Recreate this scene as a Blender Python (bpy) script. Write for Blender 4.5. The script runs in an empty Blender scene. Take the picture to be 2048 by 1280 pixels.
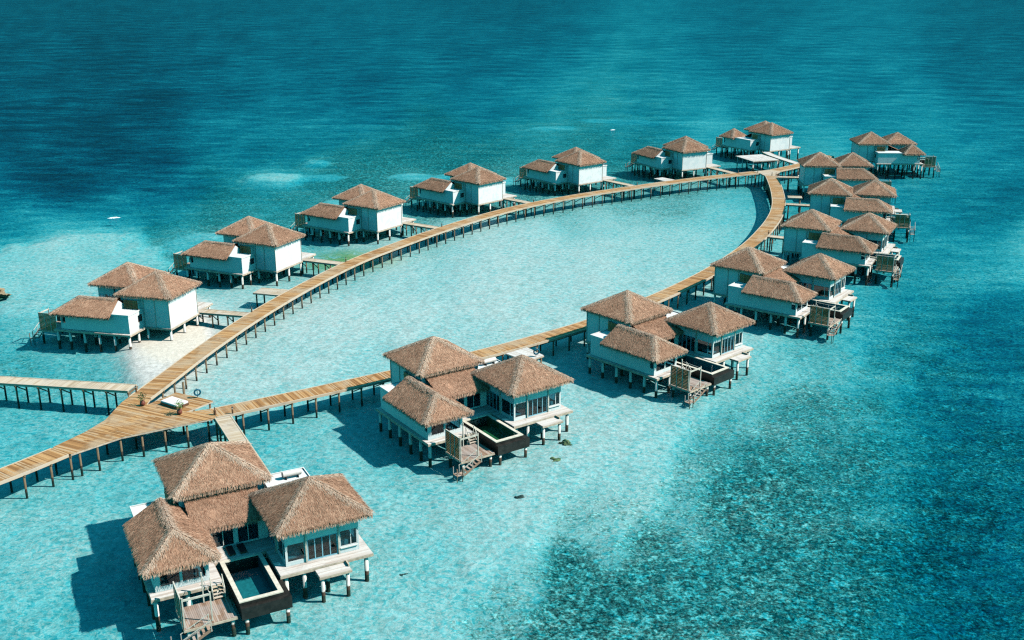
import bpy, math, random
import numpy as np
from mathutils import Vector, Matrix
from mathutils.geometry import interpolate_bezier
random.seed(7); RNG = np.random.default_rng(11)
R = math.radians
SC = bpy.context.scene
COL = SC.collection

# ------------------------------------------------------------------ helpers
class MB:
    """collects shapes and links them as one mesh object"""
    mirror = False
    def __init__(s): s.v = []; s.f = []; s.m = []; s.q = []
    def add(s, vs, fs, mi=0):
        b = len(s.v); s.v.extend([tuple(map(float, p)) for p in vs])
        for f in fs: s.f.append(tuple(b + i for i in f)); s.m.append(mi)
    def box(s, x0, x1, y0, y1, z0, z1, mi=0):
        s.add([(x0,y0,z0),(x1,y0,z0),(x1,y1,z0),(x0,y1,z0),(x0,y0,z1),(x1,y0,z1),(x1,y1,z1),(x0,y1,z1)],
              [(0,3,2,1),(4,5,6,7),(0,1,5,4),(1,2,6,5),(2,3,7,6),(3,0,4,7)], mi)
    def beam(s, p, q, w, h, mi=0):
        p = Vector(p); q = Vector(q); d = (q-p).normalized()
        side = d.cross(Vector((0,0,1)))
        side = Vector((1,0,0)) if side.length < 1e-4 else side.normalized()
        up = side.cross(d).normalized()
        vs = [c + a*side*w/2 + b*up*h/2 for c in (p, q) for a, b in ((-1,-1),(1,-1),(1,1),(-1,1))]
        s.add(vs, [(0,1,2,3),(7,6,5,4),(0,4,5,1),(1,5,6,2),(2,6,7,3),(3,7,4,0)], mi)
    def cyl(s, p, q, r0, r1=None, n=10, mi=0):
        r1 = r0 if r1 is None else r1
        p = Vector(p); q = Vector(q); d = (q-p).normalized()
        a = d.orthogonal().normalized(); b = d.cross(a)
        vs = []
        for c, r in ((p, r0), (q, r1)):
            for k in range(n):
                t = 2*math.pi*k/n; vs.append(c + a*r*math.cos(t) + b*r*math.sin(t))
        fs = [(k, (k+1) % n, n+(k+1) % n, n+k) for k in range(n)]
        fs += [tuple(range(n-1, -1, -1)), tuple(range(n, 2*n))]
        s.add(vs, fs, mi)
    def lathe(s, prof, c=(0,0,0), n=16, mi=0):
        vs = []; fs = []
        for r, z in prof:
            for k in range(n):
                t = 2*math.pi*k/n; vs.append((c[0]+r*math.cos(t), c[1]+r*math.sin(t), c[2]+z))
        for i in range(len(prof)-1):
            for k in range(n):
                fs.append((i*n+k, i*n+(k+1) % n, (i+1)*n+(k+1) % n, (i+1)*n+k))
        fs.append(tuple(range(n-1, -1, -1))); fs.append(tuple(range((len(prof)-1)*n, len(prof)*n)))
        s.add(vs, fs, mi)
    def build(s, name, mat, parent=None, smooth=False):
        me = bpy.data.meshes.new(name)
        v = s.v; f = s.f
        if s.q:                                        # strands made in bulk: N x 4 corners
            Q = np.concatenate(s.q).reshape(-1, 3); b = len(v)
            v = v+[tuple(c) for c in Q.tolist()]; f = f+[(b+i, b+i+1, b+i+2, b+i+3) for i in range(0, len(Q), 4)]
            s.m += [0]*(len(Q)//4)
        if MB.mirror:
            v = [(-x, y, z) for x, y, z in v]; f = [t[::-1] for t in f]
        me.from_pydata(v, [], f)
        for m in (mat if isinstance(mat, (list, tuple)) else [mat]): me.materials.append(m)
        if any(s.m): me.polygons.foreach_set('material_index', s.m)
        if smooth: me.polygons.foreach_set('use_smooth', [True]*len(f))
        me.update()
        o = bpy.data.objects.new(name, me); COL.objects.link(o)
        if parent is not None: o.parent = parent
        return o

def thing(name, label, cat, loc=(0,0,0), rz=0, group=None):
    o = bpy.data.objects.new(name, None); COL.objects.link(o)
    o.empty_display_size = .3
    o.location = loc; o.rotation_euler = (0, 0, rz)
    return tag(o, label, cat, group)
def tag(o, label, cat, group=None):
    o['label'] = label; o['category'] = cat
    if group: o['group'] = group
    return o
def copy_tree(o, parent=None):
    c = o.copy(); COL.objects.link(c)
    if parent is not None: c.parent = parent
    for ch in o.children: copy_tree(ch, c)
    return c

# ------------------------------------------------------------------ noise for terrain
def _hash(i, j, seed):
    h = (i.astype(np.int64)*374761393 + j.astype(np.int64)*668265263 + seed*974634541) & 0x7fffffff
    h = ((h ^ (h >> 13))*1274126177) & 0x7fffffff
    return ((h ^ (h >> 16)) & 0xffff)/65535.0
def vnoise(x, y, seed=0):
    i = np.floor(x); j = np.floor(y); u = x-i; v = y-j
    u = u*u*(3-2*u); v = v*v*(3-2*v)
    a = _hash(i, j, seed); b = _hash(i+1, j, seed); c = _hash(i, j+1, seed); d = _hash(i+1, j+1, seed)
    return (a*(1-u)+b*u)*(1-v)+(c*(1-u)+d*u)*v
def fbm(x, y, seed=0, octv=4):
    t = 0; a = .5
    for k in range(octv): t = t+a*vnoise(x*2**k, y*2**k, seed+k); a *= .5
    return t/(1-.5**octv)

# ------------------------------------------------------------------ material helper
class NT:
    def __init__(s, name):
        s.mat = bpy.data.materials.new(name); s.mat.use_nodes = True
        s.t = s.mat.node_tree; s.t.nodes.clear()
        s.out = s.t.nodes.new('ShaderNodeOutputMaterial')
    def n(s, kind, **kw):
        nd = s.t.nodes.new('ShaderNode'+kind)
        for k, v in kw.items(): setattr(nd, k, v)
        return nd
    def l(s, a, b): s.t.links.new(a, b)
    def put(s, sock, v):
        if hasattr(v, 'is_linked') or isinstance(v, bpy.types.NodeSocket): s.l(v, sock)
        else: sock.default_value = v
    def math(s, op, a, b=0.0, c=0.0, clamp=False):
        nd = s.n('Math', operation=op, use_clamp=clamp)
        s.put(nd.inputs[0], a); s.put(nd.inputs[1], b); s.put(nd.inputs[2], c)
        return nd.outputs[0]
    def mix(s, f, a, b, mode='MIX'):
        nd = s.n('Mix', data_type='RGBA', blend_type=mode)
        s.put(nd.inputs[0], f); s.put(nd.inputs[6], a if not isinstance(a, tuple) else (*a, 1) if len(a) == 3 else a)
        s.put(nd.inputs[7], b if not isinstance(b, tuple) else (*b, 1) if len(b) == 3 else b)
        return nd.outputs[2]
    def ramp(s, f, stops):
        nd = s.n('ValToRGB'); cr = nd.color_ramp
        while len(cr.elements) < len(stops): cr.elements.new(.5)
        for e, (p, c) in zip(cr.elements, stops): e.position = p; e.color = (*c, 1)
        s.put(nd.inputs[0], f); return nd.outputs[0]
    def sstep(s, f, a, b, o0=0., o1=1.):
        nd = s.n('MapRange', interpolation_type='SMOOTHSTEP')
        s.put(nd.inputs[0], f); nd.inputs[1].default_value = a; nd.inputs[2].default_value = b
        nd.inputs[3].default_value = o0; nd.inputs[4].default_value = o1
        return nd.outputs[0]
    def coord(s, which='Object', scale=(1,1,1), rot=(0,0,0)):
        if which == 'World': o = s.n('NewGeometry').outputs['Position']
        else: o = s.n('TexCoord').outputs[which]
        m = s.n('Mapping'); m.inputs['Scale'].default_value = scale; m.inputs['Rotation'].default_value = rot
        s.l(o, m.inputs[0]); return m.outputs[0]
    def noise(s, vec, scale, detail=3, rough=.55, dist=0):
        nd = s.n('TexNoise'); s.l(vec, nd.inputs['Vector'])
        nd.inputs['Scale'].default_value = scale; nd.inputs['Detail'].default_value = detail
        nd.inputs['Roughness'].default_value = rough; nd.inputs['Distortion'].default_value = dist
        return nd.outputs[0]
    def bump(s, h, strength=.3, dist=.05):
        nd = s.n('Bump'); nd.inputs['Strength'].default_value = strength; nd.inputs['Distance'].default_value = dist
        s.l(h, nd.inputs['Height']); return nd.outputs[0]
    def princ(s, col, rough=.7, normal=None, spec=.3, **kw):
        p = s.n('BsdfPrincipled'); s.put(p.inputs['Base Color'], (*col, 1) if isinstance(col, tuple) else col)
        s.put(p.inputs['Roughness'], rough); p.inputs['Specular IOR Level'].default_value = spec
        if normal is not None: s.l(normal, p.inputs['Normal'])
        for k, v in kw.items(): s.put(p.inputs[k.replace('_', ' ')], v)
        s.l(p.outputs[0], s.out.inputs[0]); return s.mat
    def island(s): return s.n('NewGeometry').outputs['Random Per Island']
    def objrand(s): return s.n('ObjectInfo').outputs['Random']
    def posz(s):
        x = s.n('SeparateXYZ'); s.l(s.n('NewGeometry').outputs['Position'], x.inputs[0]); return x.outputs[2]

M = {}
def mk_thatch(name, lo, mid, hi):
    t = NT(name)
    c = t.ramp(t.island(), [(0, lo), (.5, mid), (1, hi)])
    w = t.coord('World')
    n = t.noise(w, .45, 4, .6); c = t.mix(t.sstep(n, .38, .68, .0, .45), c, tuple(x*.62 for x in mid))
    n2 = t.noise(w, 1.7, 3, .6); c = t.mix(t.sstep(n2, .5, .75, .0, .35), c, tuple(min(1, x*1.25) for x in hi))
    hs = t.n('HueSaturation'); t.l(c, hs.inputs['Color'])
    t.l(t.math('MULTIPLY_ADD', t.objrand(), .26, .86), hs.inputs['Value'])
    M[name] = t.princ(hs.outputs[0], .85, t.bump(t.noise(t.coord('World', (9, 9, 9)), 1., 3), .5, .06), .15)
mk_thatch('thatch', (.25, .112, .070), (.455, .235, .148), (.64, .385, .262))
mk_thatch('thatch_cap', (.50, .30, .20), (.62, .42, .31), (.74, .55, .43))
mk_thatch('thatch_eave', (.34, .175, .11), (.56, .33, .225), (.72, .48, .35))
def mk_wall():
    t = NT('painted_wall')
    w = t.coord('World'); o = t.coord('Object')
    n = t.noise(w, .55, 5, .65, .6); n2 = t.noise(w, 2.6, 4, .6)
    c = t.mix(t.sstep(n, .50, .56, 0, .30), (.85, .84, .83), (.50, .64, .68))
    c = t.mix(t.sstep(n2, .60, .72, 0, .4), c, (.60, .585, .55))
    st = t.noise(t.coord('World', (3.2, 3.2, .35)), 1., 4, .7); c = t.mix(t.sstep(st, .52, .75, 0, .45), c, (.50, .53, .52))
    x = t.n('SeparateXYZ'); t.l(o, x.inputs[0])
    lap = t.math('FRACT', t.math('MULTIPLY', x.outputs[2], 4.5))
    M['wall'] = t.princ(c, .6, t.bump(t.sstep(lap, 0, .12), .35, .02), .3)
mk_wall()
def mk_simple(name, col, rough=.6, var=.15, scale=3., bump=.15, spec=.3):
    t = NT(name); n = t.noise(t.coord('World'), scale, 5, .65)
    c = t.mix(t.sstep(n, .3, .7), tuple(x*(1-var) for x in col), tuple(min(1, x*(1+var)) for x in col))
    M[name] = t.princ(c, rough, t.bump(n, bump, .03), spec)
mk_simple('trim', (.62, .56, .48), .6, .2)
mk_simple('white_trim', (.80, .79, .77), .5, .06)
mk_simple('fascia', (.56, .44, .34), .7, .3, 2.)
mk_simple('coping', (.72, .64, .53), .55, .18, 2.5)
mk_simple('pool_skirt', (.020, .018, .016), .45, .5, 1.6, .2, .35)
mk_simple('pool_tile', (.014, .16, .18), .4, .2)
mk_simple('pool_tile_green', (.022, .12, .05), .4, .3, 4.)
mk_simple('dark_wood', (.16, .075, .04), .5, .35, 4.)
mk_simple('door_paint', (.26, .50, .60), .45, .1)
mk_simple('cushion', (.78, .73, .68), .8, .06)
mk_simple('pale_cushion', (.80, .70, .68), .8, .05)
mk_simple('dark_cushion', (.018, .022, .028), .7, .2)
mk_simple('terracotta', (.22, .06, .04), .35, .2)
mk_simple('leaf', (.10, .20, .04), .5, .4, 6.)
mk_simple('ring_blue', (.01, .11, .17), .45, .15)
mk_simple('tank', (.72, .66, .62), .4, .12)
mk_simple('metal_dark', (.05, .05, .055), .4, .2)
mk_simple('rock', (.34, .25, .15), .85, .45, 1.2, .6)
mk_simple('coral_yellow', (.22, .19, .08), .85, .5, 2., .6)
mk_simple('coral_dark', (.07, .06, .05), .9, .5, 2., .6)
mk_simple('foam', (.88, .92, .92), .6, .05, 4., .5)
mk_simple('lamp_glass', (.55, .55, .5), .3, .05)
def mk_planks(name, lo, mid, hi, grey):
    t = NT(name)
    c = t.ramp(t.island(), [(0, lo), (.45, mid), (.8, hi), (1, grey)])
    w = t.coord('World'); n = t.noise(w, .22, 4, .6)
    c = t.mix(t.sstep(n, .46, .64, 0, .75), c, grey)
    n6 = t.noise(w, .34, 3, .6, 1.); c = t.mix(t.sstep(n6, .54, .70, 0, .6), c, tuple(x*.62 for x in mid))
    n2 = t.noise(w, 3.5, 4, .7); c = t.mix(t.sstep(n2, .55, .8, 0, .5), c, tuple(x*.55 for x in mid))
    M[name] = t.princ(c, .72, t.bump(n2, .3, .01), .25)
mk_planks('walk_planks', (.24, .105, .038), (.46, .225, .085), (.62, .35, .155), (.52, .37, .24))
mk_planks('pale_planks', (.52, .43, .37), (.70, .62, .57), (.78, .72, .68), (.70, .65, .62))
mk_planks('brown_planks', (.24, .14, .09), (.38, .24, .17), (.52, .38, .30), (.44, .37, .34))
mk_planks('screen_slats', (.34, .12, .05), (.52, .21, .09), (.62, .29, .13), (.52, .27, .15))
mk_planks('jetty_planks', (.44, .31, .20), (.58, .44, .31), (.66, .53, .41), (.58, .48, .40))
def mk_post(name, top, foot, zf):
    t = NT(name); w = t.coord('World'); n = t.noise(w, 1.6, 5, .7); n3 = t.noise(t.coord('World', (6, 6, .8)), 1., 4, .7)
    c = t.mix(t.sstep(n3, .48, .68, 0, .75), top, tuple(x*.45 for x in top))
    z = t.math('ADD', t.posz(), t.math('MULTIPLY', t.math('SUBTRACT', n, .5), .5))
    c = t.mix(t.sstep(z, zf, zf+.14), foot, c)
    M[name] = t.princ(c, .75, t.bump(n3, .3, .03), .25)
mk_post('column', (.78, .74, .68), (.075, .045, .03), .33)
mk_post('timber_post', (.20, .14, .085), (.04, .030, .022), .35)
def mk_glass():
    t = NT('glass')
    tr = t.n('BsdfTransparent'); tr.inputs[0].default_value = (.42, .66, .72, 1)
    gl = t.n('BsdfGlossy'); gl.inputs['Roughness'].default_value = .02
    lw = t.n('LayerWeight'); fr = t.n('Math', operation='MULTIPLY_ADD'); t.l(t.math('POWER', lw.outputs['Facing'], 5.0), fr.inputs[0]); fr.inputs[1].default_value = .96; fr.inputs[2].default_value = .04
    mx = t.n('MixShader'); t.l(t.math('MULTIPLY_ADD', fr.outputs[0], .9, .02), mx.inputs[0])
    t.l(tr.outputs[0], mx.inputs[1]); t.l(gl.outputs[0], mx.inputs[2]); t.l(mx.outputs[0], t.out.inputs[0])
    M['glass'] = t.mat
mk_glass()
def mk_poolwater():
    t = NT('pool_water')
    tr = t.n('BsdfTransparent'); tr.inputs[0].default_value = (.80, .95, .96, 1)
    gl = t.n('BsdfGlossy'); gl.inputs['Roughness'].default_value = .03
    nb = t.bump(t.noise(t.coord('World'), 3., 2), .12, .03)
    lw = t.n('LayerWeight'); t.l(nb, lw.inputs['Normal']); t.l(nb, gl.inputs['Normal'])
    mx = t.n('MixShader'); t.l(t.math('MULTIPLY_ADD', t.math('POWER', lw.outputs['Facing'], 5.0), .9, .02), mx.inputs[0])
    t.l(tr.outputs[0], mx.inputs[1]); t.l(gl.outputs[0], mx.inputs[2]); t.l(mx.outputs[0], t.out.inputs[0])
    M['pool_water'] = t.mat
mk_poolwater()

def mk_seabed():
    t = NT('seabed')
    w = t.coord('World')
    rf = t.n('Attribute', attribute_name='reef').outputs['Fac']
    al = t.n('Attribute', attribute_name='algae').outputs['Fac']
    wx = t.noise(w, .9, 3, .6)
    n1 = t.noise(w, .085, 5, .62, .6); n2 = t.noise(w, .42, 5, .68, .9); n3 = t.noise(w, 1.5, 3, .65, .5)
    sand = t.mix(t.sstep(n3, .3, .7), (.46, .445, .42), (.68, .66, .63))
    sand = t.mix(t.sstep(n2, .32, .50, .45, 0), sand, (.36, .37, .33))
    n4 = t.noise(w, 1.15, 5, .72, .4); n5 = t.noise(w, 3.2, 3, .65, .3)
    m = t.math('ADD', t.math('MULTIPLY', t.math('SUBTRACT', n4, .5), 2.3), t.math('MULTIPLY', t.math('SUBTRACT', n5, .5), 1.5))
    m = t.math('ADD', t.math('ADD', m, .46), t.math('MULTIPLY', t.math('SUBTRACT', n2, .5), .5))
    rub = t.ramp(m, [(.14, (.016, .024, .022)), (.40, (.13, .155, .13)), (.62, (.38, .40, .35)), (.92, (.80, .79, .74))])
    f = t.math('ADD', t.math('MULTIPLY', rf, 1.25), t.math('ADD', t.math('MULTIPLY', t.math('SUBTRACT', n1, .5), .5), t.math('MULTIPLY', t.math('SUBTRACT', n2, .5), 1.1)))
    f = t.math('ADD', f, t.math('ADD', t.math('MULTIPLY', t.math('SUBTRACT', n3, .5), .5), t.math('MULTIPLY', t.math('SUBTRACT', n4, .5), 2.2)))
    c = t.mix(t.sstep(f, .26, .66), sand, rub)
    c = t.mix(t.math('MULTIPLY', al, t.sstep(n2, .34, .52)), c, (.32, .34, .12))
    z = t.posz()
    dry = t.sstep(t.math('ADD', z, t.math('MULTIPLY', t.math('SUBTRACT', wx, .5), .12)), .02, .16)
    c = t.mix(dry, c, t.mix(t.sstep(n3, .35, .7), (.62, .555, .475), (.74, .67, .58)))
    M['seabed'] = t.princ(c, .9, t.bump(t.math('ADD', n2, t.math('MULTIPLY', n3, .4)), .5, .35), .1)
mk_seabed()
def mk_water():
    t = NT('sea_water')
    d0 = t.n('Attribute', attribute_name='depth').outputs['Fac']
    w = t.coord('World')
    near = t.coord('World', (1, 1.25, 1), (0, 0, R(8)))
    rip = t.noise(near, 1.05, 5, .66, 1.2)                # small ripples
    chop = t.noise(t.coord('World', (.10, .26, 1), (0, 0, R(-6))), 1., 7, .70, .5)
    swell = t.noise(t.coord('World', (.035, .065, 1), (0, 0, R(-9))), 1., 4, .6, .4)
    # caustic light and wave streaks painted into the tint: noise rescales its depth
    big = t.noise(t.coord('World', (.009, .014, 1), (0, 0, R(-7))), 1., 4, .6, .3)
    rg = t.math('POWER', t.math('SUBTRACT', 1.0, t.math('ABSOLUTE', t.math('MULTIPLY_ADD', rip, 5.0, -2.5))), 2.5)  # ridged noise: net of bright caustic lines painted into the tint
    ra = t.math('DIVIDE', 4.6, t.math('MULTIPLY_ADD', t.math('MAXIMUM', d0, 0.0), .32, 1.0))
    k = t.math('MULTIPLY', t.math('SUBTRACT', rip, .5), ra)
    kf = t.math('ADD', t.math('MULTIPLY', t.math('SUBTRACT', chop, .5), 2.2), t.math('MULTIPLY', t.math('SUBTRACT', swell, .5), 1.5))
    kf = t.math('ADD', kf, t.math('MULTIPLY', t.math('SUBTRACT', big, .5), .6))
    k = t.math('ADD', k, t.math('MULTIPLY', kf, t.math('MULTIPLY_ADD', t.math('MAXIMUM', d0, 0.0), .16, .15, clamp=True)))
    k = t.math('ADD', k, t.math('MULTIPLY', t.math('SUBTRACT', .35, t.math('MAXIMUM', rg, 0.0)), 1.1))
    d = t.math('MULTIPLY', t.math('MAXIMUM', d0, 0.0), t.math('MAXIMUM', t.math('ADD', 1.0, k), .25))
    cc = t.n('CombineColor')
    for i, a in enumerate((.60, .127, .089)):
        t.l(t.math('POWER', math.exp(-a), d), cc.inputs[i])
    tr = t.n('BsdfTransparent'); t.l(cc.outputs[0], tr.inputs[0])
    h = t.math('ADD', t.math('MULTIPLY', rip, .16), t.math('ADD', t.math('MULTIPLY', chop, .9), t.math('MULTIPLY', swell, 1.6)))
    nb = t.bump(h, .55, .5)
    gl = t.n('BsdfGlossy'); gl.inputs['Roughness'].default_value = .10; t.l(nb, gl.inputs['Normal'])
    fr = t.n('Fresnel'); fr.inputs[0].default_value = 1.33; t.l(nb, fr.inputs['Normal'])
    mx = t.n('MixShader'); t.l(t.math('MINIMUM', t.math('MULTIPLY', fr.outputs[0], .38), .065), mx.inputs[0])
    t.l(tr.outputs[0], mx.inputs[1]); t.l(gl.outputs[0], mx.inputs[2])
    t.l(mx.outputs[0], t.out.inputs[0]); M['water'] = t.mat
mk_water()

# ------------------------------------------------------------------ camera, light, sky
cam = bpy.data.cameras.new('camera'); co = bpy.data.objects.new('camera', cam); COL.objects.link(co)
co.location = (0, 0, 52.33); co.rotation_euler = (R(90-18.095), 0, 0)
cam.sensor_width = 36; cam.lens = 36*2137.15/2048; cam.clip_start = .5; cam.clip_end = 20000
SC.camera = co
EL = 44.5
sd = Vector((math.cos(R(EL)), -.09, math.sin(R(EL))))
sun = bpy.data.lights.new('sun', 'SUN'); sun.energy = 5.0; sun.angle = R(.5); sun.color = (1., .95, .87)
so = bpy.data.objects.new('sun', sun); COL.objects.link(so); so.rotation_euler = sd.to_track_quat('Z', 'Y').to_euler()
so.location = (120, 100, 150)
wd = bpy.data.worlds.new('World'); SC.world = wd; wd.use_nodes = True
wt = wd.node_tree; bg = wt.nodes['Background']
sky = wt.nodes.new('ShaderNodeTexSky'); sky.sky_type = 'NISHITA'; sky.sun_disc = False
sky.sun_elevation = R(EL); sky.sun_rotation = R(97); sky.air_density = 1.; sky.dust_density = .3; sky.ozone_density = 1.5
tint = wt.nodes.new('ShaderNodeMix'); tint.data_type = 'RGBA'; tint.blend_type = 'MULTIPLY'; tint.inputs[0].default_value = 1
tint.inputs[7].default_value = (.10, .96, .86, 1)
wt.links.new(sky.outputs[0], tint.inputs[6]); wt.links.new(tint.outputs[2], bg.inputs[0]); bg.inputs[1].default_value = .125
SC.view_settings.view_transform = 'Standard'; SC.view_settings.look = 'None'; SC.view_settings.gamma = 1
SC.view_settings.exposure = 0.30
SC.cycles.transparent_max_bounces = 24; SC.cycles.max_bounces = 8; SC.cycles.diffuse_bounces = 0; SC.cycles.use_denoising = False; SC.cycles.use_adaptive_sampling = False; SC.cycles.sample_clamp_indirect = 1.2; SC.cycles.filter_width = 1.25
SC.cycles.caustics_reflective = False; SC.cycles.caustics_refractive = False

# ------------------------------------------------------------------ sea floor and water
CP = np.array([[float(a) for a in q.split(',')] for q in '''-38.6,134.2,0.5,0;-30.8,146.1,0.5,0;-18.2,165.4,0.45,0;-2.1,183.1,0.4,0;16.8,196.9,0.45,0;-2.5,212.8,0.5,0.05;28.8,217.2,0.7,0.1;27.1,253.0,2,0.42;45.2,252.9,2.2,0.4;52.5,241.7,2.2,0.1;35.1,204.6,0.9,0;14.2,236.4,1.7,0.42;-24.4,183.1,0.7,0;-31.9,160.2,0.4,0;-37.1,141.9,0.5,0;-9.0,146.1,0.7,0;6.4,170.9,0.55,0;24.6,183.1,0.8,0;-14.2,204.6,1.1,0.3;45.2,221.7,1.5,0;-21.5,132.3,1.1,0;-18.8,189.8,0.8,0.1;6.5,204.6,0.6,0;35.2,241.7,2,0.45;19.1,226.4,1,0.15;-7.0,196.9,0.6,0;-22.6,122.2,1.7,0;-15.2,112.1,1.7,0.15;-9.4,104.5,1.5,0.1;-10.8,91.6,1.3,0.1;-6.4,82.9,1.5,0.1;-6.5,99.9,1.2,0.1;4.1,104.5,0.9,0.03;10.1,112.1,0.8,0;-1.2,93.6,1,0.05;14.2,123.8,0.9,0;37.9,141.9,1.8,0.15;20.2,122.2,1.2,0.05;35.5,150.5,1.3,0;43.8,148.3,2.6,0.3;-25.1,104.5,1.9,0.05;-47.0,99.9,1.7,0.1;-45.7,91.7,1.6,0.1;-43.9,81.3,1.9,0.15;-35.5,79.7,2.5,0.15;-19.4,76.8,1.7,0.1;-13.6,77.5,1.4,0.1;-6.0,76.1,1.4,0.15;-39.1,104.5,1.9,0.1;-33.0,112.1,2,0.05;-41.2,76.1,2.3,0.2;-17.0,101.0,1.3,0.05;-55.4,117.7,2.6,0.05;-68.2,142.0,2.6,0.35;-60.3,139.9,2.3,0.3;-79.6,157.7,2.6,0.3;-52.9,127.1,2.8,0.3;-54.4,149.4,-0.4,0;-55.1,154.0,-0.4,0;-51.1,148.3,-0.4,0;-51.3,152.9,-0.4,0;-54.7,146.1,-0.3,0;-55.8,143.0,-0.05,0;-51.6,138.9,0.05,0;-48.9,148.3,-0.2,0;-47.8,155.2,-0.1,0;-48.8,140.9,0.2,0;-49.1,152.9,-0.25,0;-53.2,157.7,-0.3,0;-57.1,160.2,-0.2,0;-61.7,157.7,0.8,0;-46.0,160.2,0.4,0;-60.6,146.2,0.7,0;-68.0,148.3,2.2,0.2;-71.3,160.2,2.2,0.15;-91.2,183.1,1.6,0.1;-82.3,183.1,1.3,0;-83.2,197.0,0.9,0;-95.1,204.6,1.5,0;-72.4,193.3,1.1,0;-104.6,217.2,3,0.1;-109.8,224.1,7,0.2;-63.9,189.8,1.1,0;-90.0,217.2,2.6,0;-78.0,206.6,2.2,0;-100.3,221.8,3.5,0.1;-72.4,204.6,4,0.5;-82.8,217.2,5,0.4;-75.0,200.7,1.6,0;-65.7,198.8,3.5,0.5;-57.5,197.0,2.5,0.4;-43.5,176.8,0.8,0;-47.2,170.9,0.8,0;-40.4,197.0,1.2,0.1;-36.5,208.7,1,0.2;-33.8,210.7,0.9,0.1;-69.7,208.7,3.5,0.5;-71.1,176.8,1.1,0;-67.6,226.4,4,0.8;-75.5,217.2,5,0.8;-70.2,253.0,4.2,0.8;-55.7,253.0,3,0.6;-56.7,217.2,1.7,0.1;-67.8,219.5,1.9,0;-41.3,212.9,3,0.5;-65.3,286.1,4.5,0.3;-61.6,284.6,4,0.4;-69.8,282.4,3.5,0.5;-66,319,6,0.3;-71,306,6.5,0.4;-57,302,4.1,0.6;-47,310,4.2,0.7;-34,328,5.5,0.8;-27.8,289.8,3.2,0.4;-65,372,6.5,0.3;-21,360,5.1,0.7;-4,328,4.5,0.7;5,372,5,0.7;12,387,2.8,0.1;22,372,5,0.8;49,384,5.5,0.7;33,401,4.8,0.15;71,405,4.7,0.1;97,398,5.5,0.5;-3.1,271.9,2.5,0.5;5.0,293.6,2.5,0.5;33,310,3.9,0.6;65.8,293.6,3.7,0.5;-23.3,253.0,2.5,0.5;-36.5,293.7,2.8,0.6;-18,310,3.7,0.6;-113.2,231.4,9,0;-91.0,231.3,8,0.1;-83.3,241.7,8,0.2;-80.2,271.9,8.5,0.2;-78,319,9.5,0.1;-76,349,9.3,0.1;-72,405,9,0.1;-44,424,9,0.1;-5,431,8.6,0.1;56,439,7.8,0.1;117,439,7,0.1;143,398,6.4,0.1;169,372,7,0.1;-921,2005,11,0;-8,765,10.5,0;-218,462,11,0;-139,577,10.6,0;165,764,10,0;339,764,9.5,0;917,1997,10,0;0,1794,11,0;-127,328,12,0;170,550,7.8,0;-116.1,265.4,12,0;-97.6,286.1,11.5,0;-75,502,10,0;-6,525,8.5,0;98,328,3.8,0.3;135,328,5,0.3;111.2,252.9,6.8,0.3;96.7,196.9,3.2,0;94.9,226.4,5.2,0.2;74.7,186.3,5.4,0.3;60.3,157.6,5.4,0.4;79.2,165.4,7.2,0.3;58.2,170.9,3.5,0.2;59.7,136.0,7,0.4;69.2,136.0,7.5,0.3;48.8,134.1,3.5,0.4;36.9,127.1,2.8,0.48;25.0,114.8,2.8,0.5;25.7,104.4,3.1,0.62;17.3,102.1,2.2,0.38;8.8,95.6,1.4,0.3;14.3,108.1,1.1,0.1;21.6,112.1,2,0.35;11.8,99.9,1.4,0.3;13.3,91.6,2.7,0.62;5.7,85.3,2.8,0.68;1.2,87.1,1.6,0.32;3.2,77.5,2.8,0.68;-1.0,77.5,2.2,0.45;-2.6,75.7,1.8,0.3;11.6,77.5,2.9,0.64;21.7,85.3,3.2,0.64;28.6,94.6,3.4,0.62;38.8,112.1,3.6,0.55;42.4,105.6,4,0.4;26.3,77.5,3.8,0.62;34.5,89.8,4.4,0.6;43.5,94.6,6.6,0.6;56.1,112.0,7.5,0.5;36.9,77.5,5.5,0.5;42.1,76.1,7,0.5;48.3,89.8,7.5,0.4;38.5,91.6,5,0.55;44.0,105.6,5,0.5;51.1,127.1,4.6,0.45;34.0,79.0,4.8,0.5;30.5,127.1,1.8,0.3;25.3,134.2,1.2,0.1;91.3,204.6,4.8,0.2'''.split(';')])
CP[:, 2] = np.interp(CP[:, 2], [-1, 0, .5, 1.3, 2.1, 3, 4, 5, 9, 12], [-1, 0, .60, 1.12, 1.8, 2.7, 3.7, 4.9, 10.6, 15.0])
BARS = [(-87.8, 191.4, 20.5, 27.6, 1.2), (-65.6, 287.8, 8.4, 8.3, 1.9), (-60.9, 284.7, 4.7, 6.6, 1.9), (-57.7, 313.7, 3.8, 4.4, 2.2), (-57.2, 219.6, 9.5, 6.3, 2.4), (-65.0, 217.3, 6.3, 4.4, 2.9), (12.8, 387.0, 8.6, 5.3, 3.1), (59.1, 403.5, 20.6, 5.7, 3.5), (39.1, 409.3, 11.4, 4.4, 3.9), (-52.4, 289.9, 6.8, 4.6, 3.1), (-25.1, 289.9, 8.2, 5.3, 2.7), (-39.3, 256.1, 6.1, 5.4, 2.5), (-1.9, 284.6, 4.0, 4.4, 2.7), (100.2, 403.4, 11.2, 4.3, 4.1000000000000005)]
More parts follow.
